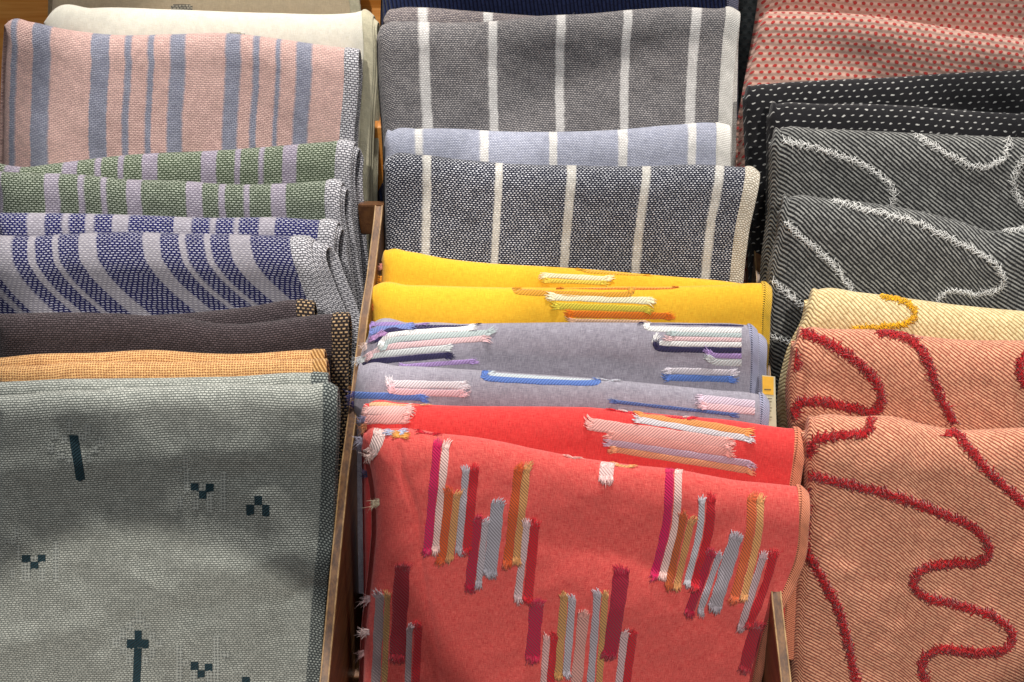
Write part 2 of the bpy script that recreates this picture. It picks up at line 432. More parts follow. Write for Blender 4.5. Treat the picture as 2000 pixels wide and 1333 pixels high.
def strip(T, pts, w, mats, fr=(1, 1), h=.26, name='yarn_strip', fl=15, lift=1.0):
    """a band of floating yarn lying on the towel along pixel line pts, w px wide, frayed at its ends"""
    c = resample(pts, 5.0); F = Fib(); V = []; UV = []
    tang = np.gradient(c, axis=0); tang /= np.linalg.norm(tang, axis=1, keepdims=True); nor = np.stack([-tang[:, 1], tang[:, 0]], -1)
    prof = [(-.5, -.1), (-.47, .5), (-.30, .9), (0, 1.0), (.30, .9), (.47, .5), (.5, -.1)]
    w1, w2, ph = RNG.uniform(.03, .08), RNG.uniform(.02, .06), RNG.uniform(0, 6)
    for i, p in enumerate(c):
        wl = w*(1+w1*math.sin(i*.35+ph)+w2*math.sin(i*.9+ph*2)+RNG.uniform(-.03, .03)); e = min(i, len(c)-1-i)
        hh = h*(1+.9*math.exp(-e/1.5))*(1+.15*math.sin(i*.5+ph))
        for a, k in prof:
            P, n = T.hit(*(p+nor[i]*a*wl)); V.append(P+n*hh/1000*k)
            UV.append((i*5*.22, a*w*.22))
    F.add(V, grid_faces(len(c), len(prof)), UV)
    o = F.make(name, mats[0], T.root)
    for e, on in ((0, fr[0]), (-1, fr[1])):
        if not on: continue
        F = Fib()
        sg = -1 if e == 0 else 1; d = tang[e]*sg; nb = int(w*1.3*on)+2; bend = RNG.uniform(-.35, .35)
        for k in range(nb):
            a = (k+.5)/nb-.5; q = c[e]+nor[e]*a*w*.95-d*RNG.uniform(2, 7); ln = (RNG.uniform(.5, 1.1)+.25*math.cos(a*5))*fl; sp = RNG.uniform(-.25, .25)+a*.3+bend
            lf = RNG.uniform(.3, 1.5)*lift; pts3 = []
            P0, n0_ = T.hit(*q)
            for j in range(4):
                f = j/3; pp = q+d*ln*f+nor[e]*(sp*ln*f*f); P, n = T.hit(*pp)
                dirw = P-P0; nn = np.linalg.norm(dirw)
                if nn > .005: dirw *= .005/nn
                pts3.append(P0+dirw+n0_*(h*1.3+lf*f*(1.3-f*.6))/1000)
            F.tube(pts3, .00030, .00010, 4, RNG.uniform(0, 20))
        k_ = link('frayed_end', F.v, F.f, mats[1], None, F.uv); k_.parent = o
    return o

def stitch(T, pts, w, mat, name='embroidered_line', dens=1.0, rad=.00024, lift=1.3, ln=1.0):
    c = resample(pts, 1.5/dens); F = Fib()
    tang = np.gradient(c, axis=0); tang /= np.maximum(np.linalg.norm(tang, axis=1, keepdims=True), 1e-6); nor = np.stack([-tang[:, 1], tang[:, 0]], -1)
    for i in range(len(c)):
        for k in range(2):
            sgn = 1 if (i+k) % 2 else -1
            ang = RNG.uniform(.35, 1.25)*sgn; d = tang[i]*math.cos(ang)+nor[i]*math.sin(ang)
            L = w*RNG.uniform(.55, 1.15)*ln; m = c[i]+nor[i]*RNG.normal(0, w*.13)
            lf = RNG.uniform(.25, 1)*lift; q = []
            P0, n0_ = T.hit(*m)
            for j, f in enumerate((-.5, -.15, .2, .5)):
                pp = m+d*L*f+nor[i]*RNG.uniform(-1.2, 1.2); P, n = T.hit(*pp)
                dv = P-P0; nn = np.linalg.norm(dv)
                if nn > .004: dv *= .004/nn
                q.append(P0+dv+n0_*(.15+lf*(1-(2*f)**2*.8)+RNG.uniform(-.15, .15))/1000)
            F.tube(q, rad, rad*.7, 3)
    return F.make(name, mat, T.root)

def patch(T, rects, mat, name='woven_motif', h=.12):
    """rects in px (x0,y0,x1,y1[,skew]) draped on the towel"""
    F = Fib()
    for rc in rects:
        x0, y0, x1, y1 = rc[:4]; sk = rc[4] if len(rc) > 4 else 0
        nx = max(int((x1-x0)/4), 2); ny = max(int((y1-y0)/4), 2); V = []; UV = []
        for j in range(ny+1):
            for i in range(nx+1):
                fx, fy = i/nx, j/ny; rag = (RNG.uniform(-1.2, 2.5) if j == ny else 0)
                P, n = T.hit(x0+(x1-x0)*fx+sk*fy, y0+(y1-y0)*fy+rag); V.append(P+n*h/1000); UV.append(((x0+(x1-x0)*fx)*.22, (y0+(y1-y0)*fy)*.22))
        F.add(V, grid_faces(ny+1, nx+1), UV)
    return F.make(name, mat, T.root)

def lint(T, mat, count=150, y=None, L=7):
    """short loose fibres standing on the fold"""
    F = Fib()
    xs = [p[0] for p in T.top]
    for _ in range(count):
        x = RNG.uniform(max(min(xs), -20), min(max(xs), 2020)); yt = float(curve(T.top, np.array(x), 0)); py = yt+abs(RNG.normal(0, 10))+2
        P, n = T.hit(x, py); d = n+RNG.normal(0, .7, 3); d /= np.linalg.norm(d); ll = RNG.uniform(.3, 1)*L*.00022; b = RNG.normal(0, .4, 3)
        F.tube([P, P+d*ll*.5, P+(d+b)*ll], .00003, .000015, 3)
    o = F.make('lint', mat, T.root); o['kind'] = 'stuff'; return o

def tuft(T, px, py, ang, length, mat, n=14, spread=.45, rad=.00011):
    n *= 3; length *= .75
    """loose cut yarn ends sticking out of a folded edge"""
    F = Fib(); P0, n0_ = T.hit(px, py)
    for _ in range(n):
        al = math.radians(ang)+RNG.uniform(-spread, spread); L = length*RNG.uniform(.5, 1.1)*.00023
        d = XA*math.cos(al)+UA*math.sin(al)+NA*RNG.uniform(0, .5); b = RNG.normal(0, .35, 3); P = P0+UA*RNG.uniform(-1.6, 1.6)/1000+n0_*.0002
        F.tube([P, P+d*L*.4, P+(d+b*.4)*L*.75, P+(d+b)*L], rad, rad*.4, 4)
    return F.make('frayed_tuft', mat, T.root)
#@@SCENE@@
# ------------------------------------------------------------------ materials
GREYHEM = fabric('grey_melange_selvedge', 'brick', 2.3, 1.25, C('#66666e'), C('#e8e6ea'), bump=.45, var=.35)
pink_sp = [(25, 38), (69, 103), (182, 217), (248, 260), (292, 304), (335, 365), (443, 473), (497, 510), (541, 551), (581, 611)]
fr = lambda sp, x0, x1: [((a-x0)/(x1-x0), (b-x0)/(x1-x0)) for a, b in sp]
PINK = fabric('pink_striped_weave', 'brick', 2.1, .95, C('#b8938f'), C('#f0cbc0'), fr(pink_sp, 8, 700), C('#73768a'), C('#acaebe'), bump=.25, var=.4, fill=(.5, .48))
green1 = [(12, 42), (125, 154), (188, 200), (234, 244), (280, 310), (396, 426), (462, 472), (509, 518), (555, 583)]
green2 = [(-30, 5), (88, 118), (154, 166), (198, 210), (248, 278), (364, 396), (428, 440), (476, 488), (530, 558)]
gk = dict(bump=.4, var=.35, fill=(.42, .34))
GREEN1 = fabric('green_striped_weave_back', 'brick', 2.4, 1.2, C('#48553f'), C('#bac3ae'), fr(green1, -15, 688), C('#8a8092'), C('#cbc3cf'), **gk)
GREEN2 = fabric('green_striped_weave_front', 'brick', 2.4, 1.2, C('#424d3c'), C('#b6bfac'), fr(green2, -10, 662), C('#8a8292'), C('#cdc6d0'), **gk)
blue1 = [(57, 90), (125, 138), (171, 187), (222, 254), (342, 377), (413, 424), (460, 470), (508, 540)]
blue2 = [(-112, -78), (-44, -30), (-14, 27), (57, 71), (105, 116), (156, 190), (280, 313), (350, 363), (398, 411), (447, 488)]
BLUE1 = fabric('indigo_striped_weave_back', 'brick', 2.5, 1.25, C('#1a1b5a'), C('#cfcfdd'), fr(blue1, -10, 655), C('#9c97a2'), C('#d8d4dc'), bump=.45, var=.35, fill=(.36, .29))
BLUE2 = fabric('indigo_striped_weave_front', 'brick', 2.5, 1.25, C('#171850'), C('#c8c8d8'), fr(blue2, -130, 600), C('#98949e'), C('#d4cfd4'), bump=.45, var=.35, fill=(.36, .29))
BROWN = fabric('dark_brown_weave', 'brick', 1.9, 1.1, C('#2a2124'), C('#64575a'), bump=.4, var=.6, fill=(.44, .36))
BROWNHEM = fabric('beige_dotted_selvedge', 'brick', 2.4, 1.7, C('#241b1c'), C('#c4a47a'), bump=.6, var=.5, fill=(.34, .34), wob=.3)
ORANGE = fabric('apricot_gauze', 'gauze', 1.25, 1.25, C('#9c5a2c'), C('#f2c080'), bump=.4, var=.4)
ORHEM = fabric('apricot_selvedge', 'twill', 1.6, 1.5, C('#9c6a34'), C('#e8b878'), bump=.5, var=.4, ang=60)
SAGE = fabric('sage_gauze', 'brick', 1.75, 1.15, C('#7a7f79'), C('#d0d2c8'), bump=.38, var=.4, fill=(.47, .40), streak=.06, blot=.10)
SAGEHEM = fabric('sage_selvedge', 'brick', 1.6, 1.35, C('#444a4a'), C('#b2b9b2'), bump=.6, var=.4, fill=(.36, .36))
CREAM = fabric('cream_cotton', 'fine', .8, .8, C('#e6e1cc'), C('#fcfaee'), bump=.15, blot=.05)
CREAM_SHADED = fabric('shaded_cream_cotton', 'fine', .8, .8, C('#c9b493'), C('#e6d6b8'), bump=.15, blot=.05)  # cream cotton turned beige: shade painted into the colour
CREAMHEM = fabric('cream_hem', 'fine', .8, .8, C('#c6bf9f'), C('#ece6ca'), bump=.2)
W1, W2 = C('#cfccca'), C('#fbf9f4')
g2 = [(818, 838), (954, 972), (1087, 1105), (1217, 1234), (1350, 1369)]
GREYST = fabric('grey_striped_weave', 'brick', 1.6, .98, C('#505056'), C('#bfb9b6'), fr(g2, 735, 1443), W1, W2, bump=.22, var=.5, streak=.16, fill=(.44, .36))
g1 = [(815, 832), (942, 960)]
GREYST1 = fabric('grey_striped_weave_rear', 'brick', 1.6, .98, C('#57525a'), C('#b9ada8'), fr(g1, 745, 1440), W1, W2, bump=.22, var=.5, streak=.16)
l3 = [(811, 826), (937, 954), (1072, 1088), (1207, 1224), (1342, 1358)]
LBLUE = fabric('pale_blue_striped_weave', 'brick', 1.5, .85, C('#8a8fa4'), C('#c7cad8'), fr(l3, 750, 1423), W1, W2, bump=.22, var=.4, streak=.12)
n4 = [(827, 843), (968, 983), (1109, 1125), (1254, 1270), (1396, 1413)]
NAVY = fabric('navy_striped_weave', 'brick', 1.9, 1.12, C('#171b2e'), C('#e2e4ea'), fr(n4, 750, 1481), C('#bcb9b2'), C('#f6f3ec'), bump=.35, var=.55, streak=.35, fill=(.34, .30))
WHEM = fabric('white_hem', 'brick', 1.0, .9, C('#ccc8c0'), C('#f8f6f0'), bump=.22, var=.3)
WHEM4 = fabric('offwhite_hem', 'brick', 1.6, 1.2, C('#a99d88'), C('#eee8da'), bump=.35, var=.4)
NAVYRUF = fabric('dark_navy_fringed_weave', 'twill', 5, 2.2, C('#10163a'), C('#33406f'), bump=.8, ang=80, dens=.6)
YEL = fabric('yellow_chambray', 'fine', .5, .5, C('#e39f16'), C('#facd3a'), bump=.10, streak=.07, blot=.03)
LAV = fabric('lavender_chambray', 'fine', .5, .5, C('#76717f'), C('#bcb7c3'), bump=.12, streak=.10)
RED1 = fabric('red_chambray', 'fine', .5, .5, C('#d21c28'), C('#f25850'), bump=.08, streak=.13, blot=.04)
RED2 = fabric('salmon_red_chambray', 'fine', .5, .5, C('#c61c28'), C('#f5786c'), bump=.10, streak=.10, blot=.05)
YELH = fabric('yellow_overlock', 'over', 1, 1.1, C('#b98414'), C('#f6c83a'), bump=.5)
LAVH = fabric('lavender_overlock', 'over', 1, 1.0, C('#6d7090'), C('#b4b6d0'), bump=.5)
REDH = fabric('coral_overlock', 'over', 1, 1.15, C('#b85c40'), C('#f79a74'), bump=.5)
TWG = fabric('charcoal_twill', 'twill', 6.0, 1.85, C('#1d1e21'), C('#a3a49f'), bump=.55, var=.5, ang=38, dens=.40, wob=.3)
TWY = fabric('yellow_twill', 'twill', 5.0, 1.7, C('#b3935c'), C('#f7e3ae'), bump=.4, var=.3, ang=38, dens=.75)
TWR = fabric('coral_twill', 'twill', 5.0, 1.5, C('#a85442'), C('#fab892'), bump=.45, var=.35, ang=36, dens=.60, blot=.10, wob=.3)
DOTP = fabric('pink_dotted_weave', 'dots', 4.5, 3.3, C('#f8c8b4'), C('#c83a34'), bump=.8, fill=(1.15, .95), wob=.6)
DOTB = fabric('black_flecked_weave', 'dash', 4.6, 3.4, C('#17161b'), C('#c4c4c0'), bump=.5, fill=(.85, .42), wob=.8)
DOTG = fabric('grey_dotted_weave', 'dots', 4.5, 3.3, C('#5c6160'), C('#3a3f40'), bump=.8, fill=(1.2, 1.0))

GL, GM, GR = 'folded towels in the left row', 'folded towels in the middle row', 'folded towels in the right row'
T = {}
def tw(key, *a, **k):
    k.setdefault('seed', len(T)); T[key] = Towel('folded_towel', *a, **k); return T[key]

# ------------------------------------------------------------------ left row
tw('L0', 'cream cotton towel painted beige as if shaded, with grey woven spot, rearmost of left row', -.668, .008,
   [(95, -45), (300, -48), (500, -44), (696, -40)], [(95, -45), (92, 60)], [(696, -40), (703, 30), (706, 120)], CREAM_SHADED, CREAMHEM, .03, hpx=560, group=GL, nu=70)
tw('L1', 'cream white cotton towel behind the pink striped one', -.648, .0085,
   [(85, 45), (100, 24), (180, 15), (330, 18), (520, 25), (690, 25), (714, 22), (725, 32)], [(85, 45), (84, 90), (86, 300)],
   [(725, 32), (728, 100), (722, 220), (713, 560)], CREAM, CREAMHEM, .028, hpx=640, group=GL, inner=2, splay=2.5, inner_du=(4, 9), nu=90)
tw('L2', 'pink towel with grey blue vertical stripes', -.628, .0075,
   [(8, 50), (20, 39), (60, 42), (120, 55), (230, 68), (330, 67), (450, 65), (560, 78), (640, 90), (680, 95), (700, 98)],
   [(8, 50), (3, 120), (-2, 400)], [(700, 98), (697, 180), (689, 290), (698, 400), (706, 560)], PINK, GREYHEM, .036, hpx=600, group=GL, wrinkle=.8, inner=2,
   bumps=[(330, 150, 150, 60, 0, -.6), (150, 240, 120, 50, -20, .8)])
tw('L3', 'green towel with lavender stripes under the pink striped one', -.611, .0068,
   [(-15, 316), (40, 325), (110, 318), (250, 302), (400, 295), (520, 287), (640, 277), (672, 275), (688, 279)],
   [(-15, 316), (-18, 600)], [(688, 279), (683, 330), (688, 420), (702, 600)], GREEN1, GREYHEM, .04, hpx=560, group=GL, inner=2, splay=2.5, inner_du=(4, 9), nu=90)
tw('L4', 'green striped towel directly above the indigo striped pair', -.595, .0068,
   [(-10, 334), (60, 337), (150, 340), (250, 350), (340, 352), (450, 360), (560, 358), (640, 353), (653, 352), (664, 357)],
   [(-10, 334), (-12, 600)], [(664, 357), (662, 400), (672, 480), (690, 620)], GREEN2, GREYHEM, .040, hpx=540, group=GL, inner=2, splay=2.5, inner_du=(4, 9), nu=90)
tw('L5', 'indigo striped towel with only a narrow strip showing', -.579, .0068,
   [(-10, 415), (60, 415), (150, 416), (270, 420), (400, 425), (550, 425), (630, 430), (644, 430), (655, 435)],
   [(-10, 415), (-12, 600)], [(655, 435), (650, 480), (662, 550), (672, 620)], BLUE1, GREYHEM, .045, hpx=520, group=GL, inner=2, splay=2.5, inner_du=(4, 9), nu=90)
tw('L6', 'indigo striped towel with slanting pale stripes and open end fold', -.562, .0085,
   [(-130, 456), (-10, 458), (60, 460), (150, 455), (250, 452), (330, 455), (450, 458), (540, 460), (575, 463), (590, 463), (601, 470)],
   [(-130, 456), (-132, 600)], [(601, 470), (608, 500), (624, 550), (650, 625), (655, 680)], BLUE2, GREYHEM, .049, hpx=480, group=GL, inner=3, splay=7, inner_du=(10, 20, 30),
   shear=lambda d: .062*np.clip((d-10)/22, 0, 2.5)**1.5, bumps=[(250, 520, 420, 40, 0, 2.0)], wrinkle=.7)
tw('L7', 'dark brown towel with short dotted selvedge below the indigo stripes', -.5415, .006,
   [(-10, 618), (350, 612), (480, 600), (585, 586), (612, 590)], [(-10, 618), (-12, 800)], [(612, 590), (614, 640), (618, 800)], BROWN, BROWNHEM, .05, hpx=420, group=GL, nu=80)
tw('L8', 'dark brown towel with long beige dotted selvedge on its edge', -.527, .006,
   [(-10, 612), (180, 610), (290, 616), (360, 622), (420, 631), (480, 632), (560, 623), (640, 613), (680, 612)], [(-10, 612), (-12, 900)],
   [(680, 612), (678, 700), (676, 850), (668, 1000)], BROWN, BROWNHEM, .042, hpx=520, group=GL, nu=90)
tw('L9', 'apricot gauze towel forming the upper of two ridges', -.512, .005,
   [(-10, 699), (70, 691), (200, 688), (290, 683), (400, 690), (500, 690), (600, 684), (632, 684)], [(-10, 699), (-12, 900)], [(632, 684), (634, 735), (634, 900)],
   ORANGE, ORHEM, .036, hpx=480, group=GL, nu=110)
tw('L10', 'apricot gauze towel forming the lower of two ridges', -.5005, .005,
   [(-10, 714), (80, 712), (150, 706), (230, 706), (300, 707), (450, 705), (610, 702), (636, 703)], [(-10, 714), (-12, 900)], [(636, 703), (638, 760), (638, 900)],
   ORANGE, ORHEM, .036, hpx=480, group=GL, nu=110)
tw('L11', 'sage gauze towel showing only its top fold', -.489, .0048,
   [(-10, 746), (120, 740), (300, 738), (450, 735), (610, 729), (638, 731)], [(-10, 746), (-12, 900)], [(638, 731), (642, 760), (642, 900)],
   SAGE, SAGEHEM, .045, hpx=480, group=GL, nu=90)
tw('L12', 'large sage gauze towel with teal woven motifs', -.476, .0052,
   [(-10, 772), (150, 762), (300, 755), (450, 750), (600, 752), (645, 752), (657, 760)], [(-10, 772), (-14, 1000), (-30, 1400)],
   [(657, 760), (656, 850), (651, 960), (647, 1050), (636, 1150), (628, 1240), (622, 1340)], SAGE, SAGEHEM, .036, hpx=700, group=GL, inner=1, wrinkle=1.0,
   bumps=[(500, 1100, 200, 45, -8, 1.8), (250, 900, 300, 30, -5, 1.2), (520, 930, 200, 28, 4, -1.2), (80, 1240, 260, 30, -12, 1.4), (400, 1190, 300, 26, -8, -1.2), (560, 1230, 60, 70, 20, -3.0)],
   creases=[([(560, 1180), (600, 1150), (640, 1150)], 1.2, 14)])
# ------------------------------------------------------------------ middle row
tw('M0', 'dark navy towel with rippled surface at the very back', -.668, .008,
   [(745, -40), (900, -44), (1200, -42), (1440, -38)], [(745, -40), (742, 60)], [(1440, -38), (1440, 100)], NAVYRUF, LAVH, .03, hpx=500, group=GM, nu=70)
tw('M1', 'grey striped towel peeking out behind its twin', -.651, .0062,
   [(748, 40), (756, 24), (775, 17), (830, 15), (900, 20), (1000, 28), (1060, 32), (1200, 36), (1440, 40)], [(748, 40), (748, 300)], [(1440, 40), (1435, 300)],
   GREYST1, WHEM, .03, hpx=560, group=GM, nu=90)
tw('M2', 'tall grey towel with thin white stripes and white hem', -.636, .0072,
   [(735, 78), (741, 58), (755, 46), (790, 42), (850, 44), (960, 42), (1050, 32), (1150, 27), (1250, 18), (1330, 14), (1400, 17), (1430, 17), (1443, 25)],
   [(735, 78), (737, 150), (745, 260), (752, 420)], [(1443, 25), (1440, 60), (1431, 160), (1427, 260), (1424, 420)], GREYST, WHEM, .035, hpx=640, group=GM, wrinkle=.9,
   bumps=[(1100, 140, 300, 60, 5, -.8)])
tw('M3', 'pale blue towel with thin white stripes', -.612, .0072,
   [(750, 285), (753, 266), (766, 256), (820, 252), (900, 252), (960, 256), (1080, 258), (1200, 254), (1320, 244), (1400, 241), (1423, 246)],
   [(750, 285), (750, 480)], [(1423, 246), (1424, 330), (1420, 480)], LBLUE, WHEM, .036, hpx=500, group=GM, nu=110)
tw('M4', 'navy and white towel with thin white stripes', -.594, .0072,
   [(749, 330), (752, 315), (762, 306), (820, 303), (900, 312), (1000, 320), (1100, 323), (1250, 325), (1380, 322), (1455, 327), (1470, 328), (1481, 337)],
   [(749, 330), (750, 420), (748, 560)], [(1481, 337), (1478, 370), (1462, 450), (1449, 560), (1445, 600)], NAVY, WHEM4, .034, hpx=560, group=GM, wrinkle=.8)
tw('M5', 'yellow towel whose fold slopes down to the right', -.573, .006,
   [(745, 510), (748, 496), (758, 489), (800, 492), (870, 505), (950, 514), (1050, 520), (1150, 526), (1250, 535), (1350, 543), (1430, 551), (1475, 558)],
   [(745, 510), (742, 620)], [(1475, 558), (1475, 700)], YEL, YELH, .02, hpx=460, group=GM, wrinkle=.5, nu=110)
tw('M6', 'yellow towel with cream and orange yarn strips', -.557, .0075,
   [(716, 585), (720, 568), (732, 558), (800, 557), (900, 560), (1000, 562), (1100, 562), (1200, 560), (1300, 560), (1400, 557), (1480, 553), (1494, 554), (1503, 562)],
   [(716, 585), (720, 630), (722, 700)], [(1503, 562), (1502, 640), (1494, 760)], YEL, YELH, .018, hpx=480, group=GM, wrinkle=.5, hem_t=2.6)
tw('M7', 'lavender towel showing only a scalloped edge', -.5415, .006,
   [(735, 648), (760, 640), (1000, 640), (1300, 640), (1470, 655), (1485, 656), (1493, 664)], [(735, 648), (735, 800)], [(1493, 664), (1495, 760), (1494, 820)], LAV, LAVH, .022, hpx=400, group=GM, nu=80, hem_t=2.4)
tw('M8', 'lavender towel with navy, white and pink yarn strips', -.527, .0072,
   [(722, 650), (724, 636), (732, 629), (800, 631), (900, 633), (1000, 631), (1100, 630), (1200, 630), (1350, 631), (1450, 634), (1466, 637), (1475, 645)],
   [(722, 650), (714, 680), (702, 706), (700, 800)], [(1475, 645), (1480, 700), (1478, 780)], LAV, LAVH, .018, hpx=440, group=GM, wrinkle=.5, hem_t=2.4)
tw('M9', 'lavender towel with a short blue yarn strip at its centre', -.5105, .0072,
   [(697, 738), (699, 722), (710, 714), (780, 715), (900, 721), (1000, 728), (1100, 735), (1200, 742), (1300, 752), (1400, 762), (1478, 769), (1490, 772), (1498, 782)],
   [(697, 738), (690, 775), (686, 850)], [(1498, 782), (1498, 840), (1496, 900)], LAV, LAVH, .018, hpx=420, group=GM, wrinkle=.5, hem_t=2.4)
tw('M10', 'bright red towel with peach and pink yarn strips on its right half', -.493, .0072,
   [(705, 812), (708, 798), (720, 788), (780, 787), (831, 790), (1000, 794), (1100, 795), (1155, 796), (1200, 800), (1335, 813), (1425, 820), (1540, 836), (1558, 838), (1569, 848)],
   [(705, 812), (706, 860), (708, 1000)], [(1569, 848), (1567, 900), (1558, 960), (1555, 1050)], RED1, REDH, .020, hpx=440, group=GM, wrinkle=.5, hem_t=2.8)
tw('M11', 'salmon red towel in front covered in vertical yarn strips', -.473, .0080,
   [(706, 880), (708, 858), (715, 845), (750, 838), (804, 838), (852, 846), (948, 858), (1044, 877), (1140, 896), (1236, 908), (1332, 918), (1428, 935), (1548, 948), (1562, 950), (1575, 962)],
   [(706, 880), (722, 940), (731, 1030), (722, 1150), (710, 1250), (706, 1345)], [(1575, 962), (1577, 1010), (1572, 1088), (1549, 1150), (1516, 1210), (1497, 1275), (1482, 1345)],
   RED2, REDH, .020, hpx=640, group=GM, wrinkle=1.1, hem_t=2.6, nu=220,
   creases=[([(780, 880), (783, 920), (800, 960), (815, 1010), (818, 1080), (832, 1180), (850, 1280), (862, 1420)], 1.4, 7)],
   bumps=[(1130, 1060, 130, 45, 5, -2.2), (1300, 1110, 90, 22, 10, -1.6), (1200, 1180, 220, 60, 0, 1.4), (1430, 1230, 120, 30, 30, -1.5), (900, 1240, 90, 110, -10, -3.5)])
# ------------------------------------------------------------------ right row
tw('R0', 'dark grey dotted towel standing narrow at the back', -.675, .008,
   [(1443, -50), (1500, -52), (1700, -50), (2010, -45)], [(1443, -50), (1440, 60), (1436, 330)], [(2010, -45), (2014, 300)], DOTG, hpx=640, group=GR, nu=90)
tw('R1', 'pink towel with red dots, rear one at the frame top', -.656, .008,
   [(1494, -60), (1505, -66), (1700, -62), (2010, -45)], [(1494, -60), (1480, 40), (1458, 165)], [(2010, -45), (2014, 300)], DOTP, hpx=500, group=GR, nu=110, closed='both')
tw('R2', 'pink towel with red dots, in front of its dotted twin', -.638, .0075,
   [(1489, 36), (1494, 27), (1510, 23), (1540, 22), (1600, 24), (1680, 28), (1780, 42), (1880, 58), (2010, 76)], [(1489, 36), (1476, 90), (1458, 165), (1444, 330)],
   [(2010, 76), (2014, 300)], DOTP, hpx=560, group=GR, wrinkle=1.2)
tw('R3', 'black towel with white flecks, taller rear one', -.620, .0065,
   [(1454, 186), (1457, 174), (1470, 168), (1510, 163), (1600, 157), (1750, 150), (1850, 143), (2010, 135)], [(1454, 186), (1456, 250), (1460, 340), (1466, 560)],
   [(2010, 135), (2014, 500)], DOTB, hpx=600, group=GR, wrinkle=1.0)
tw('R4', 'black towel with white flecks, lower front one', -.604, .0065,
   [(1502, 222), (1505, 208), (1520, 203), (1600, 203), (1700, 203), (1800, 208), (1900, 216), (2010, 222)], [(1502, 222), (1500, 400), (1494, 620)],
   [(2010, 222), (2014, 500)], DOTB, hpx=600, group=GR, wrinkle=1.0)
tw('R5', 'charcoal twill towel with white looping embroidery, rear one', -.585, .0085,
   [(1508, 275), (1511, 259), (1524, 252), (1600, 252), (1700, 255), (1800, 260), (1900, 264), (2010, 268)], [(1508, 275), (1506, 400), (1492, 520), (1490, 740)],
   [(2010, 268), (2014, 600)], TWG, hpx=640, group=GR, wrinkle=.8)
tw('R6', 'charcoal twill towel with white embroidery, wavy top front one', -.563, .0095,
   [(1526, 410), (1528, 393), (1540, 386), (1620, 388), (1700, 396), (1800, 412), (1880, 432), (1935, 449), (1965, 448), (2010, 440)],
   [(1526, 410), (1522, 470), (1506, 540), (1500, 600), (1496, 740)], [(2010, 440), (2014, 700)], TWG, hpx=560, group=GR, wrinkle=.8,
   bumps=[(1935, 470, 60, 40, 0, -1.5)])
tw('R7', 'pale yellow twill towel with yellow embroidery', -.5365, .0085,
   [(1580, 585), (1584, 571), (1600, 565), (1680, 570), (1760, 580), (1850, 592), (1930, 600), (2010, 607)], [(1580, 585), (1574, 630), (1546, 690), (1528, 760), (1524, 860)],
   [(2010, 607), (2014, 800)], TWY, hpx=460, group=GR)
tw('R8', 'coral twill towel with dark red embroidery, rear one', -.513, .0095,
   [(1556, 665), (1559, 648), (1572, 641), (1620, 641), (1700, 642), (1780, 652), (1850, 660), (2010, 663)], [(1556, 665), (1552, 700), (1542, 770), (1545, 830), (1556, 900), (1556, 1100)],
   [(2010, 663), (2014, 900)], TWR, hpx=520, group=GR, wrinkle=.9, creases=[([(1562, 700), (1572, 740), (1560, 800)], 1.5, 9)])
tw('R9', 'large coral twill towel with winding dark red embroidery in front', -.487, .0098,
   [(1573, 840), (1577, 821), (1592, 814), (1680, 813), (1760, 815), (1800, 826), (1870, 836), (2010, 834)], [(1573, 840), (1576, 900), (1578, 1000), (1566, 1080), (1556, 1200), (1550, 1340)],
   [(2010, 834), (2020, 1340)], TWR, hpx=640, group=GR, wrinkle=1.4, bumps=[(1960, 1000, 60, 120, 10, -2.0), (1700, 900, 200, 60, -10, 1.0)])

# ------------------------------------------------------------------ floating yarn strips
YM = {}
def ym(c):
    if c not in YM: YM[c] = (yarn('yarn_'+c.strip('#'), C(c)), fluff('frayed_'+c.strip('#'), C(c), .25))
    return YM[c]
def strips(k, lst):
    for e in lst:
        pts, w, c = e[:3]; kw = e[3] if len(e) > 3 else {}
        strip(T[k], pts, w, ym(c), **kw)
strips('M5', [([(1062, 538), (1186, 545)], 10, '#f3eac0'), ([(1068, 549), (1180, 553)], 8, '#e6cf52'), ([(1137, 523), (1150, 530), (1240, 535), (1262, 530)], 8, '#dfa82c')])
strips('M6', [([(1008, 560), (1025, 571), (1210, 577), (1232, 567)], 12, '#d99a2a'), ([(1092, 556), (1110, 562), (1300, 563), (1322, 555)], 6, '#dd7c26'),
              ([(1078, 580), (1270, 588)], 14, '#f5ecc6'), ([(1086, 598), (1264, 604)], 13, '#d9c540'), ([(1114, 614), (1306, 618)], 14, '#dd7412'), ([(1116, 626), (1262, 629)], 7, '#dcb595')])
NV_, WH_, GG_, PK_, PU_, BL_ = '#2c2650', '#ecebea', '#b9c6c6', '#e6c3c6', '#b193cc', '#5f80c8'
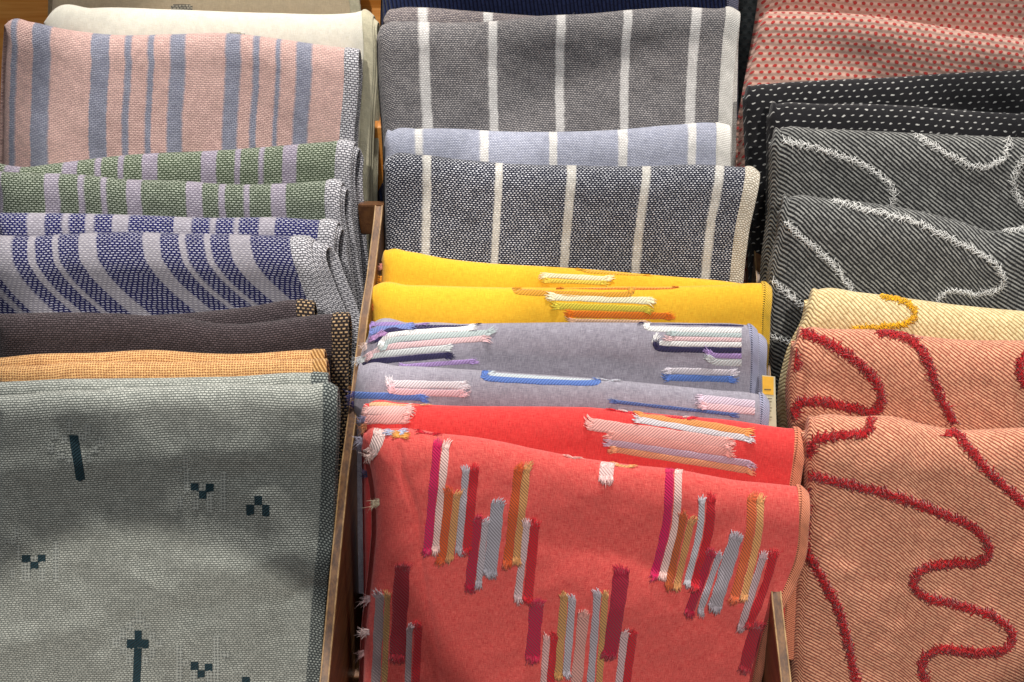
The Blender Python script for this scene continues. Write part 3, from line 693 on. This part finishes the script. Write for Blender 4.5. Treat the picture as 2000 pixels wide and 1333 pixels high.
strips('M8', [([(728, 634), (826, 632)], 8, '#9b82bc'), ([(726, 650), (748, 641), (800, 638)], 12, '#7787c2'), ([(728, 662), (745, 652)], 9, '#b88fc0'),
              ([(737, 668), (752, 650), (775, 643), (928, 633)], 10, NV_, dict(fr=(.3, .6))), ([(744, 672), (772, 653), (922, 641)], 11, WH_), ([(750, 678), (780, 663), (958, 650)], 12, GG_),
              ([(722, 694), (750, 680), (800, 674), (948, 661)], 12, PK_), ([(706, 704), (740, 693), (876, 680)], 12, '#d6dada'), ([(704, 711), (750, 705), (876, 694)], 12, NV_),
              ([(790, 716), (924, 706)], 9, PU_),
              ([(1256, 630), (1452, 635)], 7, NV_, dict(fr=(1, 0))), ([(1264, 636), (1280, 643), (1448, 646)], 11, WH_, dict(fr=(1, 0))), ([(1312, 652), (1448, 656)], 10, GG_, dict(fr=(1, 0))),
              ([(1306, 662), (1448, 664)], 9, PK_, dict(fr=(1, 0))), ([(1278, 662), (1296, 671), (1448, 674)], 10, WH_, dict(fr=(1, 0))), ([(1282, 670), (1298, 682), (1448, 685)], 12, NV_, dict(fr=(.5, 0))),
              ([(1384, 688), (1396, 694), (1448, 696)], 11, PU_, dict(fr=(1, 0))), ([(1386, 700), (1400, 708), (1448, 709)], 14, '#ced2d2', dict(fr=(1, 0))),
              ([(1304, 724), (1432, 728)], 12, '#d9d2da'), ([(1304, 738), (1428, 741)], 13, BL_)])
strips('M9', [([(948, 727), (962, 740), (1150, 748), (1166, 736)], 12, BL_), ([(958, 727), (970, 732), (1140, 740), (1164, 732)], 9, '#cfd8de'),
              ([(760, 745), (775, 750), (906, 753)], 15, '#e4dbe0'), ([(764, 760), (780, 766), (904, 769)], 14, '#eac0c6'), ([(692, 772), (826, 777)], 14, BL_, dict(fr=(0, 1))),
              ([(1368, 779), (1474, 790)], 16, '#dccada', dict(fr=(1, 0))), ([(1374, 793), (1474, 804)], 15, '#e8c6cc', dict(fr=(1, 0))), ([(1200, 785), (1300, 796), (1432, 810)], 7, '#5468a0'),
              ([(1178, 739), (1200, 742)], 8, '#c8ced8')])
strips('M10', [([(1196, 793), (1215, 802), (1348, 817)], 9, '#dd1c30'), ([(1220, 799), (1340, 811)], 4, '#f0d0cc'), ([(1248, 808), (1462, 845)], 15, '#eb9a58'), ([(1246, 820), (1462, 857)], 13, '#dfd6da'),
               ([(1152, 829), (1422, 866)], 24, '#f3b4ac'), ([(1190, 851), (1424, 884)], 18, '#eda69c'), ([(1188, 864), (1464, 906)], 14, '#c4a8ba'), ([(1198, 878), (1464, 920)], 13, '#e29c74'),
               ([(722, 790), (828, 788)], 8, '#f0bd8e', dict(fr=(0, 1))), ([(712, 803), (800, 801)], 18, '#f2c2bc', dict(fr=(.4, 1))), ([(712, 820), (792, 818)], 20, '#efb0aa', dict(fr=(.4, 1)))])
MG, PW, OR, GD, GY, RD, CR = '#cc0f55', '#ecc4bc', '#cf5522', '#cf925a', '#b9aeb6', '#c51525', '#b31238'
V = lambda x0, y0, x1, y1, w, c: ([(x0, y0), (x1, y1)], w, c)
strips('M11', [([(742, 846), (734, 870), (726, 884)], 24, '#f5d5ce', dict(fl=18)), ([(758, 846), (786, 846)], 10, '#b4b8d0'), ([(776, 850), (790, 852)], 10, '#e8a050'), ([(1186, 908), (1183, 936)], 28, '#f2c8c4'),
               ([(1202, 908), (1235, 912)], 6, '#dfa068'), ([(820, 843), (850, 848)], 7, '#c01c2c'), ([(1110, 890), (1125, 894)], 8, '#f0b0a8'),
               V(854, 867, 835, 1076, 17, MG), V(871, 870, 851, 1072, 15, PW), V(877, 960, 862, 1094, 18, OR), V(893, 966, 879, 1088, 15, GD), V(910, 920, 896, 1073, 14, GY), V(927, 916, 912, 1074, 18, RD),
               V(933, 1015, 917, 1146, 19, CR), V(948, 1020, 935, 1140, 13, GY), V(972, 984, 957, 1118, 27, '#a9a4ae'), V(1013, 915, 991, 1100, 18, OR), V(1029, 913, 1009, 1094, 16, GD),
               V(1029, 1022, 1011, 1168, 15, '#cfb2b4'), V(1045, 1024, 1031, 1172, 19, RD),
               ([(1308, 918), (1302, 1020), (1278, 1124)], 17, MG), ([(1325, 920), (1320, 1020), (1294, 1124)], 15, PW), ([(1335, 1008), (1306, 1142)], 16, '#bd5a2c'), ([(1350, 1018), (1322, 1145)], 14, GD),
               ([(1371, 978), (1366, 1040), (1342, 1138)], 13, '#c8c2c8'), ([(1389, 974), (1384, 1040), (1357, 1146)], 18, RD), ([(1388, 1080), (1346, 1196)], 20, CR), ([(1404, 1086), (1368, 1192)], 13, GY),
               ([(1438, 1048), (1396, 1186)], 27, '#b0a6ae'), ([(1468, 972), (1464, 1045), (1434, 1170)], 18, '#df6a3c'), ([(1485, 976), (1481, 1045), (1453, 1166)], 15, '#e5a468'),
               ([(1491, 1086), (1448, 1224)], 15, '#c6a8ac'), ([(1511, 1083), (1496, 1140), (1464, 1220)], 17, RD), ([(1478, 1222), (1455, 1306)], 26, '#a8182c'),
               ([(1214, 1116), (1205, 1190), (1190, 1278)], 31, '#a80e34'), V(786, 1108, 776, 1284, 31, '#a01228'), V(742, 1162, 733, 1350, 18, '#a08a8c'), V(757, 1164, 750, 1350, 12, '#b98a54'),
               V(800, 1226, 796, 1350, 12, '#b0989c'), V(817, 1222, 811, 1350, 16, RD), V(1048, 1178, 1040, 1286, 28, '#b81440'), V(1068, 1246, 1060, 1350, 13, '#d8a8a4'), V(1083, 1244, 1074, 1350, 15, RD),
               V(1102, 1164, 1090, 1318, 16, '#c89258'), V(1118, 1170, 1106, 1316, 15, GY), V(1140, 1200, 1124, 1350, 22, '#d69c92'), V(1167, 1160, 1152, 1350, 15, '#b4a8b0'), V(1182, 1162, 1169, 1350, 13, '#c89258'),
               V(1220, 1238, 1207, 1350, 15, '#d0aeb0'), V(1236, 1238, 1222, 1350, 17, RD)])
for k, x, y, an, L, c, n in (('M11', 712, 900, 200, 22, '#f2d6cc', 16), ('M11', 722, 985, 190, 26, '#e8d8b8', 14), ('M11', 724, 1170, 190, 24, '#d8b8b8', 16), ('M11', 722, 1235, 170, 26, '#e8ccc8', 18),
                             ('M11', 712, 1275, 200, 20, '#caa0a0', 12), ('M11', 708, 862, 170, 20, '#c0bccc', 14), ('M10', 708, 822, 180, 22, '#8c90b0', 16), ('M10', 707, 836, 200, 24, '#e8a070', 12),
                             ('M10', 707, 870, 190, 24, '#8a7c98', 18), ('M10', 708, 930, 180, 20, '#3c3858', 14), ('M9', 694, 770, 200, 22, '#4a4c84', 18), ('M9', 692, 790, 190, 20, '#3a3566', 16),
                             ('M8', 716, 676, 190, 18, '#f0d8d0', 14), ('M8', 704, 702, 190, 20, '#dcdfe4', 16), ('M6', 718, 590, 200, 18, '#e8861c', 18), ('M6', 720, 604, 190, 16, '#d8742a', 14),
                             ('M5', 746, 545, 190, 22, '#f0a83c', 16), ('M5', 747, 520, 190, 12, '#e8a090', 10)):
    tuft(T[k], x, y, an, L, ym(c)[1], n)
# ------------------------------------------------------------------ embroidered lines
SW, SR, SY = fluff('white_thread', C('#f4f4f0'), .15), fluff('red_thread', C('#ac0c14'), .5), fluff('yellow_thread', C('#eab308'))
wk = dict(w=17, mat=SW, rad=.00017, lift=1.6, dens=.42)
for p in ([(1530, 276), (1600, 292), (1680, 320), (1730, 352), (1746, 382), (1735, 404)], [(1788, 264), (1850, 302), (1900, 326), (1940, 322), (1965, 298), (1968, 272)],
          [(2004, 305), (1980, 345), (1986, 385), (2004, 405)]): stitch(T['R5'], p, **wk)
for p in ([(1628, 392), (1700, 412), (1780, 432), (1850, 464), (1920, 500), (1956, 532), (1954, 560), (1915, 574), (1850, 570), (1828, 592)], [(1535, 436), (1582, 478), (1632, 522), (1664, 570)],
          [(1512, 548), (1530, 566), (1560, 592), (1585, 612)], [(1503, 656), (1530, 663), (1552, 674)], [(1965, 452), (2005, 446)]): stitch(T['R6'], p, **wk)
stitch(T['R7'], [(1722, 580), (1768, 590), (1786, 612), (1770, 632), (1720, 639), (1665, 642)], 15, SY, rad=.00025)
rk = dict(w=21, mat=SR, rad=.00031, lift=1.2, dens=1.0)
for p in ([(1568, 650), (1620, 672), (1680, 712), (1714, 752), (1722, 786), (1703, 812)], [(1703, 806), (1650, 794), (1600, 784), (1562, 786), (1552, 815)], [(1718, 650), (1772, 660), (1808, 700), (1830, 760), (1862, 826)],
          [(2004, 690), (1990, 720), (2004, 756)], [(1552, 690), (1556, 722)]): stitch(T['R8'], p, **rk)
for p in ([(1856, 836), (1900, 884), (1940, 932), (2006, 988)], [(1702, 818), (1690, 846), (1640, 850), (1595, 862), (1578, 890)],
          [(1583, 930), (1650, 945), (1750, 970), (1830, 1000), (1900, 1030), (1932, 1070), (1918, 1096), (1870, 1101), (1806, 1110), (1784, 1140), (1806, 1166), (1860, 1180), (1940, 1204), (1976, 1240), (1958, 1270),
           (1900, 1274), (1830, 1270), (1800, 1300), (1815, 1350)], [(1578, 1082), (1612, 1140), (1640, 1200), (1656, 1260), (1676, 1350)], [(1572, 1075), (1576, 960)][::-1]): stitch(T['R9'], p, **rk)
# ------------------------------------------------------------------ woven motifs
TEAL = fabric('teal_inlay', 'twill', 3, 1.0, C('#0f2a33'), C('#23444e'), bump=.3)
NET = fabric('pale_open_net', 'gauze', 1.45, 1.35, C('#6f7572'), C('#bfc2ba'), bump=.5, var=.2, wob=.2)
q = lambda L: [(a/2.598, 820+b/2.598, c/2.598, 820+d/2.598) for a, b, c, d in L]
for r in ([(135, 850, 153, 938, 14)], [(372.6, 944, 388, 958.6), (402, 945, 417.6, 960.5), (388.7, 958.6, 403.4, 973)], [(497, 969, 512, 986), (481, 986, 496.5, 1005.5), (512, 986, 526.5, 1006.7)],
          [(43, 1083.7, 59.7, 1098), (74, 1083.7, 89, 1097), (59.7, 1097, 75, 1110.6)], [(263, 1231, 277, 1250), (248, 1249, 290.6, 1265.7), (262, 1265.7, 277, 1345, -3)],
          [(372.6, 1292.7, 388, 1309), (400, 1296.5, 415, 1309.6), (386, 1309, 400, 1324)], [(472.7, 1322, 488, 1342)]): patch(T['L12'], r, TEAL, h=.25)
for r in ([(925, 185, 955, 250), (880, 240, 925, 265), (935, 250, 962, 370), (900, 390, 930, 445), (975, 400, 1010, 458), (1050, 370, 1085, 465), (1120, 265, 1150, 465), (1010, 325, 1045, 360)],
          [(75, 545, 95, 600), (25, 605, 80, 630), (80, 630, 105, 710), (50, 755, 78, 805), (110, 725, 155, 815), (200, 755, 232, 815), (270, 615, 300, 815), (155, 690, 192, 715)],
          [(340, 0, 370, 60), (255, 45, 300, 95), (310, 80, 345, 115), (430, 30, 465, 70), (400, 70, 440, 105), (490, 95, 530, 130), (470, 140, 500, 170), (240, 130, 280, 160), (290, 165, 330, 200), (340, 190, 380, 215), (440, 180, 470, 215)],
          [(690, 970, 720, 1005), (665, 1005, 740, 1030), (640, 1030, 680, 1060), (730, 1030, 765, 1060), (610, 1065, 645, 1110), (755, 1075, 790, 1115), (570, 1105, 610, 1150), (790, 1120, 830, 1150), (610, 1155, 645, 1195), (760, 1160, 790, 1210), (640, 1195, 675, 1240), (725, 1200, 755, 1240)],
          [(895, 1150, 930, 1350), (930, 1220, 960, 1245), (1080, 1095, 1115, 1350), (1115, 1180, 1165, 1205), (970, 1275, 1000, 1350), (1045, 1275, 1078, 1350)]): patch(T['L12'], q(r), NET, h=.16)
SPOT = fabric('grey_spot_weave', 'brick', 1.5, 1.0, C('#5b5a58'), C('#c9c2ae'), bump=.2)
patch(T['L0'], [(338, 9, 372, 12), (334, 12, 376, 40)], SPOT); patch(T['L1'], [(448, 64, 470, 66), (442, 66, 478, 90)], SPOT)

LM = {}
for k, c, n in (('M2', '#c9c1bd', 260), ('M4', '#c8cad2', 160), ('M6', '#f2c64a', 160), ('M8', '#b9b4c8', 160), ('M11', '#f0938a', 220), ('M10', '#f26a60', 140), ('M3', '#c2c8de', 140),
                ('L2', '#e8c4bc', 160), ('L6', '#d0d0dc', 160), ('R5', '#b6b6b2', 160), ('R6', '#b6b6b2', 200), ('R9', '#f2c0a0', 200), ('R8', '#f2c0a0', 160), ('L12', '#c4ccc6', 160)):
    lint(T[k], fluff('lint_'+k, C(c), .1), n)

# ------------------------------------------------------------------ rack
WD = wood('lacquered_wood', C('#4a2e1a'), C('#7c5530'), axis=1); WB = wood('orange_wood', C('#dc8a38'), C('#f2ac58'), .4, axis=0, sc=.6)
WK = wood('dark_brown_wood', C('#5a3a24'), C('#7a5232'), .35, axis=1); WE = wood('pale_wood_edge', C('#866238'), C('#b08c5c'), .5, axis=1)
def prism(name, path, w, h, mat, parent, side=XA, inset=0):
    """a board: a strip w wide along path (its top edge) reaching h down"""
    V_, F_ = [], []; path = [np.asarray(p) for p in path]; dn = np.array([0, 0, -1.0])
    for p in path:
        for sx, dz in ((-.5, 0), (.5, 0), (.5, h), (-.5, h)): V_.append(p+side*sx*w+dn*dz)
    n = len(path)
    for i in range(n-1):
        for k in range(4): F_.append((i*4+k, i*4+(k+1) % 4, (i+1)*4+(k+1) % 4, (i+1)*4+k))
    F_ += [(0, 1, 2, 3)[::-1], tuple((n-1)*4+k for k in range(4))]
    o = link(name, V_, F_, mat, parent, smooth=False)
    md = o.modifiers.new('bevel', 'BEVEL'); md.width = min(w, h)*.12; md.segments = 2
    return o
def boxw(name, x0, x1, y0, y1, z0, z1, mat, parent):
    V_ = [np.array((x, y, z)) for z in (z0, z1) for x, y in ((x0, y0), (x1, y0), (x1, y1), (x0, y1))]
    o = link(name, V_, [(3, 2, 1, 0), (4, 5, 6, 7), (0, 1, 5, 4), (1, 2, 6, 5), (2, 3, 7, 6), (3, 0, 4, 7)], mat, parent, smooth=False)
    md = o.modifiers.new('bevel', 'BEVEL'); md.width = .001; md.segments = 2
    return o
rack = thing('display_rack', (0, .55, CP[2]-.62), 'stepped wooden display rack with dividers holding the towels', 'display rack')
boxw('back_board', -.40, .40, .640, .655, CP[2]-.62, CP[2]-.10, WB, rack)
for i, (yy, zz) in enumerate(((.14, -.53), (.24, -.50), (.34, -.47), (.44, -.44), (.54, -.41))):
    boxw('tray_floor', -.36, .36, yy, yy+.0985, CP[2]-.62, CP[2]+zz-.04, WK, rack)
L1p = [at_depth(x, y, z) for x, y, z in ((740, 402, .612), (738, 425, .608), (724, 540, .592), (711, 620, .58), (695, 760, .564), (672, 930, .548), (652, 1130, .536), (632, 1345, .526))]
prism('divider', L1p, .0042, .16, WD, rack)
prism('divider_edge', [p+np.array([-.0018, 0, .0003]) for p in L1p], .0007, .0025, WE, rack); prism('divider_edge', [p+np.array([.0018, 0, .0003]) for p in L1p], .0007, .0025, WE, rack)
L2p = [at_depth(x, y, z) for x, y, z in ((736, -60, .68), (738, 60, .668), (741, 250, .655))]
prism('divider', L2p, .0082, .2, WB, rack)
prism('cross_bar', [at_depth(700, 396, .63), at_depth(757, 396, .63)], .012, .02, WK, rack, side=np.array([0, .9, -.4]))
prism('cross_bar', [at_depth(668, 757, .575), at_depth(700, 757, .575)], .006, .02, WD, rack, side=np.array([0, .9, -.4]))
R1p = [at_depth(x, y, z) for x, y, z in ((1468, 330, .66), (1484, 520, .64), (1498, 760, .60), (1508, 1000, .568), (1517, 1170, .545), (1537, 1345, .528))]
prism('divider', R1p, .0048, .16, WD, rack)
prism('divider_edge', [p+np.array([-.0021, 0, .0003]) for p in R1p], .0007, .0025, WE, rack); prism('divider_edge', [p+np.array([.0021, 0, .0003]) for p in R1p], .0007, .0025, WE, rack)
# price card
card = thing('price_card', tuple(at_depth(1508, 860, .562)), 'small yellow and white price card slotted beside the lavender towels', 'price card')
def cardpoly(name, px, mat, z=.562, th=.0005, dz=0):
    A = [at_depth(x, y, z-dz) for x, y in px]; B = [a+FWD*th for a in A]; n = len(A)
    F_ = [tuple(range(n)), tuple(range(n, 2*n))[::-1]]+[(i, i+n, (i+1) % n+n, (i+1) % n) for i in range(n)]
    return link(name, A+B, F_, mat, card, smooth=False)
def plain(name, c, r=.6):
    m, g, b = new_mat(name); tc = g.n('ShaderNodeTexCoord'); nz = g.noise(E(g, tc.outputs['Object']), 300.0); k = g.smooth(nz, .3, .7, .94, 1.04)
    finish(g, b, g.mix(1.0, c, g.xyz(k, k, k), 'MULTIPLY'), None, 0, rough=r, sheen=0); return m
cardpoly('card_sheet', [(1488, 733), (1514, 736), (1517, 850), (1490, 850)], plain('card_white_shaded', C('#bdb598')))  # white sheet darkened in its colour for the shade around it
cardpoly('card_panel', [(1489, 735), (1511, 737), (1511, 772), (1490, 770)], plain('card_yellow', C('#d9a636')), dz=.0004, th=.0002)
INK = plain('card_ink', C('#5a5140'))
for i, (a, b_, y) in enumerate(((1493, 1506, 760), (1493, 1508, 778), (1495, 1507, 784), (1493, 1508, 796), (1496, 1506, 802), (1494, 1508, 814))):
    cardpoly('printed_line', [(a, y), (b_, y+.5), (b_, y+2), (a, y+1.5)], INK, dz=.0007, th=.0002)

# ------------------------------------------------------------------ light
def look(o, tgt): o.rotation_euler = (Vector(tgt)-o.location).to_track_quat('-Z', 'Y').to_euler()
def spot(name, loc, tgt, power, size, blend, col, rad):
    l = bpy.data.lights.new(name, 'SPOT'); l.energy = power; l.spot_size = math.radians(size); l.spot_blend = blend; l.color = col; l.shadow_soft_size = rad
    o = bpy.data.objects.new(name, l); COL.objects.link(o); o.location = loc; look(o, tgt); return o
def area(name, loc, tgt, power, sx, sy, col):
    l = bpy.data.lights.new(name, 'AREA'); l.shape = 'RECTANGLE'; l.size = sx; l.size_y = sy; l.energy = power; l.color = col
    o = bpy.data.objects.new(name, l); COL.objects.link(o); o.location = loc; look(o, tgt); return o
TG = at_depth(1000, 600, .54)
def pool(px, py, rpx, dirv, power, blend, col, rad=.012, dist=1.7):
    """a spot whose cone is sized to shape a pool of light on the goods"""
    t = at_depth(px, py, .54); d = np.array(dirv, float); d /= np.linalg.norm(d)
    return spot('pool_spot', t+d*dist, t, power, 2*math.degrees(math.atan(rpx*.24/1000/dist)), blend, col, rad)
pool(1040, 400, 1500, (.10, .30, 1), 190, .16, (1, .96, .91), .03, 1.95)
pool(1545, 730, 800, (.25, -.75, 1), 68, .10, (1, .93, .86), .006)  # added front spot; cone edge stands in for shade on the red towel
pool(270, 1470, 450, (-.2, -.8, 1), 60, .12, (1, .95, .87), .006)  # added spot; its edge imitates the shade line across the sage towel
pool(440, 270, 590, (-.15, -.7, 1), 56, .20, (1, .94, .88), .01)  # added front spot lighting the left and upper rows, shaped by its cone
area('fill_panel', TG+np.array([-.3, -.9, 1.4]), TG, 9, 1.2, .8, (.95, .97, 1))  # added fill light from the camera side, not a known fixture
w = bpy.data.worlds.new('World'); S.world = w; w.use_nodes = True
w.node_tree.nodes['Background'].inputs[0].default_value = (1, .95, .9, 1); w.node_tree.nodes['Background'].inputs[1].default_value = .07
# ------------------------------------------------------------------ camera
cd = bpy.data.cameras.new('camera'); cam = bpy.data.objects.new('camera', cd); COL.objects.link(cam)
cam.location = tuple(CP); cam.rotation_euler = (math.radians(90)-PITCH, 0, 0)
cd.sensor_width = 36; cd.lens = FPX/2000*36; cd.clip_start = .01; cd.clip_end = 20
S.camera = cam
S.render.engine = 'CYCLES'
S.view_settings.view_transform = 'Standard'; S.view_settings.look = 'None'; S.view_settings.exposure = -.1; S.view_settings.gamma = 1
